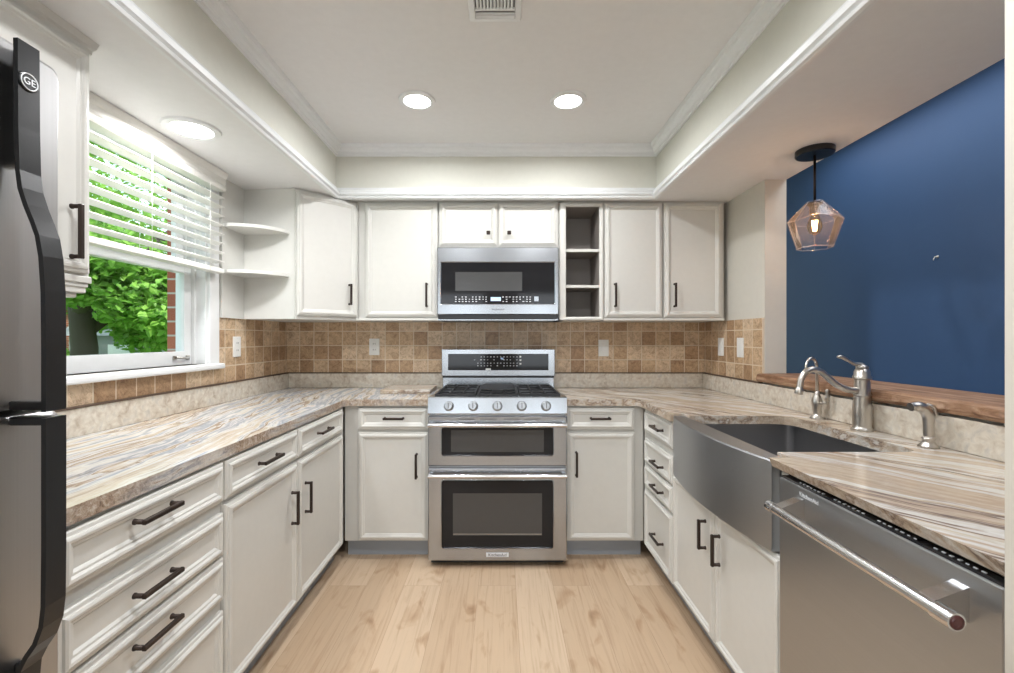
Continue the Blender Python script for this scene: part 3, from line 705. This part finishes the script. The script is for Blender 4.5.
# backguard
m = MB(); m.box(XC-.378, XC+.378, 3.085, 3.165, .915, .995, bev=.003); m.build('riser', M['steel_x'], t)
FBg = FR((XC, 3.09, 0), (1, 0, 0), (0, 0, 1), (0, -1, 0))
m = MB(); m.box(XC-.382, XC+.382, 3.063, 3.165, 1.005, 1.187, bev=.004)
bgp = m.build('backguard', M['steel_x'], t)
MB().box(XC-.377, XC+.377, 3.078, 3.16, .9952, 1.0048).build('backguard_gap', M['black'], t)
FBg = FR((XC, 3.063, 0), (1, 0, 0), (0, 0, 1), (0, -1, 0))
MB().fbox(FBg, -.338, .338, 1.045, 1.155, 0, .003, bev=.001).build('display_panel', M['glassblack'], t)
m = MB(); rnd = random.Random(2)
for row, v in enumerate((1.135, 1.115, 1.093, 1.075)):
    for k in range(14):
        u = -.16+k*.022
        if rnd.random() < .75: m.fbox(FBg, u-.005*rnd.uniform(.5, 1), u+.005*rnd.uniform(.5, 1), v-.0022, v+.0022, .003, .0036)
m.build('touch_marks', M['ink'], t)
m = MB(); m.fbox(FBg, .143, .155, 1.130, 1.142, .003, .0037).fbox(FBg, .143, .155, 1.108, 1.118, .003, .0037).fbox(FBg, .143, .155, 1.084, 1.094, .003, .0037); m.build('touch_buttons', M['plate'], t); MB().fbox(FBg, -.085, -.050, 1.047, 1.058, .003, .0037).build('sticker', M['plate'], t)
text('clock_digits', '46', .022, FBg, .025, 1.123, M['display'], t, w=.0036)

# ------------------------------------------------------------------ microwave
t = thing('microwave', 'stainless over-the-range microwave with black glass door', 'microwave', (XC, 3.0, 1.38))
FM = FR((XC, 2.85, 0), (1, 0, 0), (0, 0, 1), (0, -1, 0))
MB().box(XC-.376, XC+.376, 2.852, 3.192, 1.378, 1.829).build('body', M['black'], t)
m = MB(); m.loops([[FM(u, v, w_) for u, v in rr(*q, r)] for q, r, w_ in (((-.377, .377, 1.408, 1.824), .004, .0), ((-.377, .377, 1.408, 1.824), .004, .022), ((-.373, .373, 1.412, 1.820), .006, .026), ((-.357, .357, 1.468, 1.737), .004, .026), ((-.352, .352, 1.473, 1.732), .002, .022), ((-.352, .352, 1.473, 1.732), .002, 0))], cap0=False, cap1=False)
md = m.build('door', M['steel_x'], t)
MB().fbox(FM, -.353, .353, 1.472, 1.733, .002, .0215).build('door_glass', M['glassblack'], md)
MB().fbox(FM, -.265, .150, 1.555, 1.672, .0215, .0221).build('inner_window', M['oven_inner'], md)
m = MB(); m2 = MB(); rnd = random.Random(5)
for v in (1.517, 1.503, 1.489):
    for k in range(24):
        u = -.262+k*.021
        if -.055 < u < .025 or u > .215: continue
        if rnd.random() < .8: (m if u < 0 else m2).fbox(FM, u-.006*rnd.uniform(.5, 1), u+.006*rnd.uniform(.5, 1), v-.0022, v+.0022, .0215, .0221)
m.build('touch_marks', M['ink'], md); m2.build('touch_marks', M['ink'], md)
MB().fbox(FM, -.045, .018, 1.492, 1.516, .0215, .0222).build('clock_display', M['display'], md)
MB().fbox(FM, .225, .252, 1.490, 1.520, .0215, .0222, bev=.0003).build('start_button', M['steel_x'], md)
text('door_lettering', 'KitchenAid', .017, FM, 0, 1.440, M['darkink'], md, w=.0262)
m = MB(); m.box(XC-.36, XC+.36, 2.842, 2.852, 1.378, 1.406).build('vent_grille', M['black'], t)
MB().box(XC-.376, XC+.376, 2.845, 2.853, 1.372, 1.380).build('bottom_lip', M['steel_x'], t)

# ------------------------------------------------------------------ dishwasher
t = thing('dishwasher', 'stainless dishwasher with bar handle at the right end of the counter', 'dishwasher', (1.08, .99, 0))
FDw = Fright(.806)
MB().box(.808, 1.40, .708, 1.284, .10, .868).build('body', M['slot'], t)
MB().box(.86, 1.38, .712, 1.280, 0, .10).build('toe_kick', M['black'], t)
m = MB(); m.fbox(FDw, -1.284, -.708, .112, .872, .001, .024, bev=.004); dd_ = m.build('door', M['steel_y'], t)
m = MB(); m.loops([[V((x, y, z)) for x, z in ((.785, .8715), (.83, .8715), (.83, .8775), (.789, .8755))] for y in (.710, 1.282)]); cs = m.build('control_strip', M['glassblack'], dd_)
rnd = random.Random(8)
for g in range(4):
    m = MB()
    for k in range(7):
        y = .75+(g*9+k)*.014
        m.box(.793, .795+rnd.random()*.004, y-.004, y+.003*rnd.random(), .8750, .8772)
    m.build('control_marks', M['ink'], dd_)
m = MB(); hx, hz = .722, .810
m.tube([(hx, .735, hz), (hx, 1.215, hz)], .0125, 20)
for y in (.775, 1.19):
    m.loops([[V((x, yy, z)) for x, z in ((.783, .845), (.783, .785), (.722, .800), (.722, .822))] for yy in (y-.014, y+.014)])
hd = m.build('handle', M['chrome'], dd_, sharp=40)
for y0, y1 in ((.722, .755), (1.205, 1.228)): MB().tube([(hx, y0, hz), (hx, y1, hz)], .0150, 20).build('handle_collar', M['chrome'], hd, sharp=40)
m = MB().lathe((hx, .722, hz), [(.0115, 0), (.0115, .0012), (.006, .0018)], 20, axis=(0, -1, 0)); m.build('end_cap', plain('dark_red_cap', (.08, .02, .02), .3), hd)
text('door_lettering', 'KitchenAid', .016, FDw, -1.16, .853, M['ink'], dd_, w=.0242)

# ------------------------------------------------------------------ farmhouse sink
t = thing('farmhouse_sink', 'stainless apron-front farmhouse sink set in the right countertop', 'sink', (1.02, 1.71, .62))
ya, yb, zb, zt = 1.326, 2.088, .640, .905
m = MB(); n = 20; rings = []
for i in range(n+1):
    s = i/n; y = ya+(yb-ya)*s; bow = .040*(1-(2*s-1)**2)
    xo = .786-bow; zbt = zb-.0*bow
    rings.append([V((xo, y, zbt)), V((xo, y, zt-.004)), V((xo+.004, y, zt)), V((.835, y, zt)), V((.835, y, zbt))])
m.loops(rings); ap = m.build('apron', M['steel_y'], t)
m = MB(); q0, q1, q2, q3 = .835, 1.315, 1.350, 2.062
ins = lambda a, r, z: [V((x, y, z)) for x, y in rr(q0+a, q1-a, q2+a, q3-a, r)]
m.loops([ins(-.0, .02, .64), ins(-.0, .02, .876), ins(.010, .03, .877), ins(.014, .03, .70), ins(.03, .03, .664), ins(.05, .03, .659)], cap0=True, cap1=True)
m.build('basin', M['sinkin'], t)
m = MB().lathe((1.10, 1.72, .660), [(.045, 0), (.045, .003), (.035, .004), (.02, .002)], 24); m.build('drain', M['chrome'], t)

# ------------------------------------------------------------------ faucets
fx, fy, z0 = 1.355, 1.712, .915
t = thing('kitchen_faucet', 'tall brushed nickel faucet with long arched spout behind the sink', 'faucet', (fx, fy, z0))
MB().lathe((fx, fy, z0), [(.036, .0005), (.036, .006), (.031, .010), (.029, .020), (.031, .06), (.030, .09), (.026, .125), (.026, .130), (.028, .132), (.0275, .136), (.026, .140), (.025, .19), (.030, .194), (.030, .202), (.027, .206), (.026, .22), (.020, .232), (.010, .236)], 32).build('body', M['nickel'], t, sharp=50)
pts = [(-.02, .150), (-.06, .154), (-.10, .170), (-.135, .196), (-.165, .220), (-.195, .230), (-.225, .222), (-.243, .200), (-.250, .175), (-.253, .160)]
def spline(p, k=5):
    p = [V(a) for a in p]; out = []
    for i in range(len(p)-1):
        a, b, c, d = p[max(0, i-1)], p[i], p[i+1], p[min(len(p)-1, i+2)]
        for j in range(k):
            s = j/k; out.append(.5*((2*b)+(-a+c)*s+(2*a-5*b+4*c-d)*s*s+(-a+3*b-3*c+d)*s**3))
    out.append(p[-1]); return out
sp = spline([(fx+a, fy+a*.10, z0+b) for a, b in pts])
m = MB(); m.tube(sp, [.0125-.002*i/len(sp) for i in range(len(sp))], 14)
e = sp[-1]; m.lathe(e, [(.0105, .004), (.0145, -.004), (.0145, -.018), (.013, -.022)], 16, axis=(.12, 0, 1)); m.build('spout', M['nickel'], t, sharp=50)
lv = spline([(fx, fy, z0+.236), (fx-.004, fy, z0+.246), (fx-.030, fy, z0+.250), (fx-.055, fy-.004, z0+.262), (fx-.080, fy-.006, z0+.275), (fx-.100, fy-.008, z0+.276)], 4)
m = MB(); m.tube(lv, [.014, .013, .012, .011, .0095, .008, .0075, .007, .0065, .006, .0055, .0055, .0055, .006, .007, .0075, .0075, .007, .006, .005, .003][:len(lv)], 12)
m.lathe((fx, fy, z0+.234), [(.020, 0), (.021, .004), (.016, .010), (.006, .014)], 20); m.build('lever', M['nickel'], t)
fx2, fy2 = 1.36, 1.965
t = thing('filter_faucet', 'slim nickel gooseneck water tap, left of the tall faucet', 'faucet', (fx2, fy2, z0))
MB().lathe((fx2, fy2, z0), [(.028, .0005), (.026, .006), (.017, .012), (.015, .02), (.017, .04), (.021, .065), (.020, .080), (.013, .098), (.010, .108), (.008, .118)], 24).build('body', M['nickel'], t)
g = [(fx2, fy2, z0+.11), (fx2, fy2, z0+.215)]+[(fx2-.031*(1-math.cos(R(a))), fy2-.012*(1-math.cos(R(a))), z0+.220+.040*math.sin(R(a))) for a in range(0, 181, 15)]+[(fx2-.066, fy2-.026, z0+.19)]
MB().tube(g, .0062, 12).build('spout', M['nickel'], t)
m = MB(); m.tube([(fx2+.0, fy2-.015, z0+.068), (fx2+.014, fy2-.036, z0+.070), (fx2+.016, fy2-.040, z0+.085)], .006, 10).lathe((fx2+.016, fy2-.040, z0+.078), [(.009, 0), (.0085, .02), (.007, .038), (.009, .046), (.004, .052)], 14); m.build('lever', M['nickel'], t)
fx3, fy3 = 1.355, 1.445
t = thing('side_sprayer', 'nickel side sprayer with angled head near the counter end', 'sprayer', (fx3, fy3, z0))
MB().lathe((fx3, fy3, z0), [(.027, .0005), (.026, .006), (.018, .014), (.0155, .022), (.018, .026), (.018, .030), (.0155, .034)], 24).build('base', M['nickel'], t)
sp = spline([(fx3, fy3, z0+.03), (fx3, fy3, z0+.075), (fx3-.002, fy3, z0+.100), (fx3-.016, fy3, z0+.122), (fx3-.038, fy3-.0, z0+.130), (fx3-.058, fy3, z0+.128)], 4)
rad = [.0135+.003*min(1, i/8) for i in range(len(sp))]; rad[-5:] = [.0145, .013, .012, .0125, .0135]
MB().tube(sp, rad, 16).build('head', M['nickel'], t)
MB().tube([(fx3+.014, fy3, z0+.085), (fx3+.024, fy3, z0+.105), (fx3+.016, fy3, z0+.128), (fx3-.004, fy3, z0+.137)], [.004, .006, .006, .003], 10).build('trigger', M['nickel'], t)

# ------------------------------------------------------------------ pendant
pxx, pyy = 1.433, 2.085
t = thing('pendant_light', 'faceted clear glass pendant lamp on black canopy over the ledge', 'pendant lamp', (pxx, pyy, 1.668))
MB().lathe((pxx, pyy, ZS-.0065), [(.078, 0), (.078, -.022), (.074, -.026)], 40).build('canopy', M['black'], t, sharp=40)
m = MB(); m.tube([(pxx, pyy, ZS-.03), (pxx, pyy, 1.880)], .0055, 12); m.build('stem', M['bronze'], t)
m = MB(); m.lathe((pxx, pyy, 1.83), [(.021, 0), (.021, .035), (.030, .042), (.030, .050), (.008, .054)], 20); m.build('socket', M['bronze'], t, sharp=40)
m = MB()
outer = [(.034, 1.884), (.109, 1.800), (.070, 1.674)]; rings = []
for r, z in outer: rings.append([V((pxx+r*math.cos(2*PI*k/8+.2), pyy+r*math.sin(2*PI*k/8+.2), z+(.008*math.cos(k*2.4) if 1.75 < z < 1.85 else 0))) for k in range(8)])
for r, z in outer[::-1]: rings.append([V((pxx+(r-.003)*math.cos(2*PI*k/8+.2), pyy+(r-.003)*math.sin(2*PI*k/8+.2), z+(.008*math.cos(k*2.4) if 1.75 < z < 1.85 else 0)-(.001 if z > 1.87 else -.001))) for k in range(8)])
m.loops(rings, close=True); m.build('glass_shade', M['shade'], t)
m = MB(); m.tube([rings[0][k % 8] for k in range(9)], .0015, 6).tube([rings[1][k % 8] for k in range(9)], .0016, 6).tube([rings[2][k % 8] for k in range(9)], .0026, 6)
for k in range(8): m.tube([rings[0][k], rings[1][k], rings[2][k]], .0009, 6)
m.build('shade_edges', m_clear('pendant_glass_edge', (.86, .86, .92), .3, .12), t)
bb = MB().lathe((pxx, pyy, 1.735), [(.004, 0), (.020, .008), (.029, .028), (.030, .045), (.022, .072), (.014, .095)], 20).build('bulb', M['bulbglass'], t)
m = MB()
for k in range(6):
    a = k*PI/3; m.tube([(pxx+.006*math.cos(a), pyy+.006*math.sin(a), 1.752), (pxx+.011*math.cos(a+.3), pyy+.011*math.sin(a+.3), 1.80)], .0016, 5)
m.build('filament', M['filament'], bb)
lamp('POINT', 'pendant_glow', (pxx, pyy, 1.778), (0, 0, 0), 1.6, (1, .70, .45), shadow_soft_size=.012)

# ------------------------------------------------------------------ outlets and switches
def plate(F, u, v, kind, label):
    c = F(u, v, 0); t = thing('wall_outlet' if kind == 'outlet' else 'light_switch', label, 'outlet' if kind == 'outlet' else 'switch', c)
    MB().fbox(F, u-.036, u+.036, v-.058, v+.058, .0003, .006, bev=.002).build('plate', M['plate'], t)
    if kind == 'outlet':
        for s in (-1, 1):
            o = MB().fbox(F, u-.017, u+.017, v+s*.021-.014, v+s*.021+.014, .006, .0078, bev=.001).build('socket', M['plate'], t)
            MB().fbox(F, u-.008, u-.005, v+s*.021-.004, v+s*.021+.006, .0078, .0082).fbox(F, u+.005, u+.008, v+s*.021-.004, v+s*.021+.006, .0078, .0082).build('slots', M['slot'], o)
    else:
        MB().fbox(F, u-.016, u+.016, v-.032, v+.032, .006, .0085, bev=.001).build('rocker', M['plate'], t)
    for s in (-1, 1): MB().lathe(F(u, v+s*.048, .006), [(.003, 0), (.0025, .001)], 8, axis=F(0, 0, 1)-F(0, 0, 0)).build('screw', M['ink'], t)
FTB, FTL, FTR = Fback(YB-.0102), Fleft(XL+.0102), Fright(XR-.0102)
plate(FTL, 2.585, 1.212, 'outlet', 'white outlet on the left tiled wall beside the window')
plate(FTB, -.895, 1.200, 'outlet', 'white outlet on the tiles between the left corner and range')
plate(FTB, .712, 1.192, 'switch', 'white switch on the back tiles right of the range')
plate(FTR, -2.945, 1.205, 'switch', 'white switch on the right tiled wall, nearer the corner')
plate(FTR, -2.705, 1.205, 'switch', 'white switch on the right tiled wall, nearer the ledge')
# wall anchor on the blue wall
m = MB(); m.lathe((2.0795, 2.172, 1.65), [(.007, 0), (.007, .003), (.003, .004), (.003, .014)], 12, axis=(-1, 0, 0)).tube([(2.068, 2.172, 1.65), (2.060, 2.172, 1.64), (2.060, 2.172, 1.632)], .0025, 6)
tag(m.build('wall_hook', M['nickel']), 'small metal hook left in the navy blue wall', 'hook')

# ------------------------------------------------------------------ outdoors
struct('ground_lawn', MB().box(-40, XL-.27, -15, 45, -.75, -.6), M['grass'])
def leaves(mb, centers, n, size, rnd):
    b = mb.b
    for i in range(n):
        c, rad = centers[rnd.randrange(len(centers))]
        while True:
            d = V((rnd.uniform(-1, 1), rnd.uniform(-1, 1), rnd.uniform(-1, 1)))
            if .2 < d.length < 1: break
        p = V(c)+V((d.x*rad[0], d.y*rad[1], d.z*rad[2]))
        q = Matrix.Rotation(rnd.uniform(0, 2*PI), 3, 'Z') @ Matrix.Rotation(rnd.gauss(0, .6), 3, 'X') @ Matrix.Rotation(rnd.gauss(0, .5), 3, 'Y')
        s = size*rnd.uniform(.6, 1.3)
        vs = [b.verts.new(p+q @ V((x*s, y*s, z*s))) for x, y, z in ((0, -.5, 0), (.38, -.12, .08), (.22, .3, .0), (0, .6, -.05), (-.22, .3, .0), (-.38, -.12, .08))]
        b.faces.new((vs[0], vs[1], vs[2], vs[3])); b.faces.new((vs[0], vs[3], vs[4], vs[5]))
rnd = random.Random(11)
t = thing('maple_tree', 'large green leafy tree with dark trunk outside the window', 'tree', (-7.0, 7.6, -.6))
br = MB(); tb = V((-7.0, 7.55, -.6))
br.tube([tb, tb+V((0, .02, .8)), tb+V((.03, .05, 1.7)), tb+V((-.02, .0, 2.6)), tb+V((-.1, .1, 4.2)), tb+V((-.2, .1, 5.6))], [.23, .20, .175, .15, .10, .04], 12)
limbs = [((0, 0, 1.9), (.3, 1.0, 2.75), (.5, 2.2, 3.3), (.5, 3.4, 3.5)), ((0, 0, 2.3), (.7, -.8, 3.0), (1.2, -2.0, 3.4)), ((0, 0, 2.8), (.5, .9, 3.6), (.9, 1.9, 4.6)), ((0, 0, 3.2), (-.8, -.6, 4.2), (-1.8, -1, 5.0)), ((0, 0, 2.6), (-.9, .8, 3.4), (-2.0, 1.8, 3.8)), ((0, .3, 2.2), (1.0, .8, 2.55), (1.7, 1.6, 2.65))]
for lm in limbs:
    p = spline([tb+V(a) for a in lm], 4); br.tube(p, [.11*(1-i/len(p))+.015 for i in range(len(p))], 8)
br.build('trunk', M['bark'], t)
cs = []
for lm in limbs:
    for a in lm[1:]:
        c = tb+V(a); cs.append(((c.x, c.y, c.z+.1), (1.0, 1.0, .65)))
for k in range(26): cs.append(((tb.x+rnd.uniform(-2.2, 1.6), tb.y+rnd.uniform(-2.8, 3.6), tb.z+rnd.uniform(2.2, 5.8)), (.9, .9, .45)))
for k in range(10): cs.append(((tb.x+rnd.uniform(.2, 1.4), tb.y+rnd.uniform(.2, 3.0), tb.z+rnd.uniform(1.7, 2.6)), (.7, .7, .22)))
lf = MB()
for k in range(30):
    fy_ = rnd.uniform(7.2, 9.9); cs.append(((rnd.uniform(-6.6, -5.6)*fy_/8.0, fy_, rnd.uniform(1.25, 2.4)), (.55, .55, .28)))
for k in range(6): cs.append(((-6.3+rnd.uniform(-.2, .2), 6.9+rnd.uniform(-.5, .4), rnd.uniform(1.85, 2.5)), (.45, .5, .25)))
leaves(lf, cs, 40000, .12, rnd); lf.build('foliage', M['leaf'], t)
def shrub(x, y, rx, rz, label, mat, n=3500, size=.10):
    t = thing('shrub', label, 'shrub', (x, y, -.6), 'shrubs outside the window')
    b_ = MB()
    for k in range(5): b_.tube([(x, y, -.6), (x+rnd.uniform(-.3, .3)*rx, y+rnd.uniform(-.3, .3)*rx, -.6+rz*.5), (x+rnd.uniform(-.7, .7)*rx, y+rnd.uniform(-.7, .7)*rx, -.6+rz*1.1)], [.04, .03, .01], 6)
    b_.build('stems', M['bark'], t)
    l_ = MB(); leaves(l_, [((x+rnd.uniform(-.4, .4)*rx, y+rnd.uniform(-.4, .4)*rx, -.6+rz*rnd.uniform(.4, 1.3)), (rx*.7, rx*.7, rz*.5)) for k in range(7)], n, size, rnd); l_.build('foliage', mat, t)
shrub(-10.2, 10.2, .6, 1.0, 'bright green shrub outside beyond the tree trunk', M['leaf2'])
shrub(-7.9, 11.0, .5, .9, 'yellow-green shrub outside in front of the grey shed', M['leaf2'], 2600, .09)
for i, (x, y, h) in enumerate(((-13.5, 10.6, 5.5), (-23.5, 22, 7.5), (-15, 26, 7), (-22.5, 12.0, 7.5))):
    t = thing('background_tree', 'distant green tree behind the neighbouring houses', 'tree', (x, y, -.6), 'distant trees outside')
    MB().tube([(x, y, -.6), (x, y+.1, h*.5), (x-.1, y, h*.9)], [.22, .16, .05], 8).build('trunk', M['bark'], t)
    l_ = MB(); leaves(l_, [((x+rnd.uniform(-1.4, 1.4), y+rnd.uniform(-1.4, 1.4), rnd.uniform(.30, 1.0)*h), (1.5, 1.5, 1.0)) for k in range(9)], 5000, .26, rnd); l_.build('foliage', M['leaf'], t)
# neighbours
t = thing('brick_house', 'red brick house glimpsed outside through the tree leaves', 'house', (-16.5, 16.8, -.6))
MB().box(-18.6, -14.2, 15.6, 18.4, -.6, 2.3).build('wall', M['brick'], t)
m = MB(); m.loops([[V((x, y, z)) for y, z in ((15.3, 2.25), (17.0, 3.6), (18.7, 2.25))] for x in (-18.9, -13.9)]); m.build('roof', M['roof'], t)
m = MB(); m.box(-14.2, -14.15, 16.2, 16.9, .3, 1.5).build('window', M['white_frame'], t)
t = thing('garden_shed', 'small grey shed outside at the right edge of the window view', 'shed', (-9.7, 12.6, -.6))
MB().box(-10.8, -8.7, 11.35, 13.4, -.6, 1.35).build('wall', M['siding'], t)
m = MB(); m.loops([[V((x, y, z)) for y, z in ((11.15, 1.32), (12.4, 2.05), (13.6, 1.32))] for x in (-11, -8.5)]); m.build('roof', M['roof'], t)
MB().box(-9.8, -9.2, 11.31, 11.35, -.55, 1.1).build('door', M['white_frame'], t)
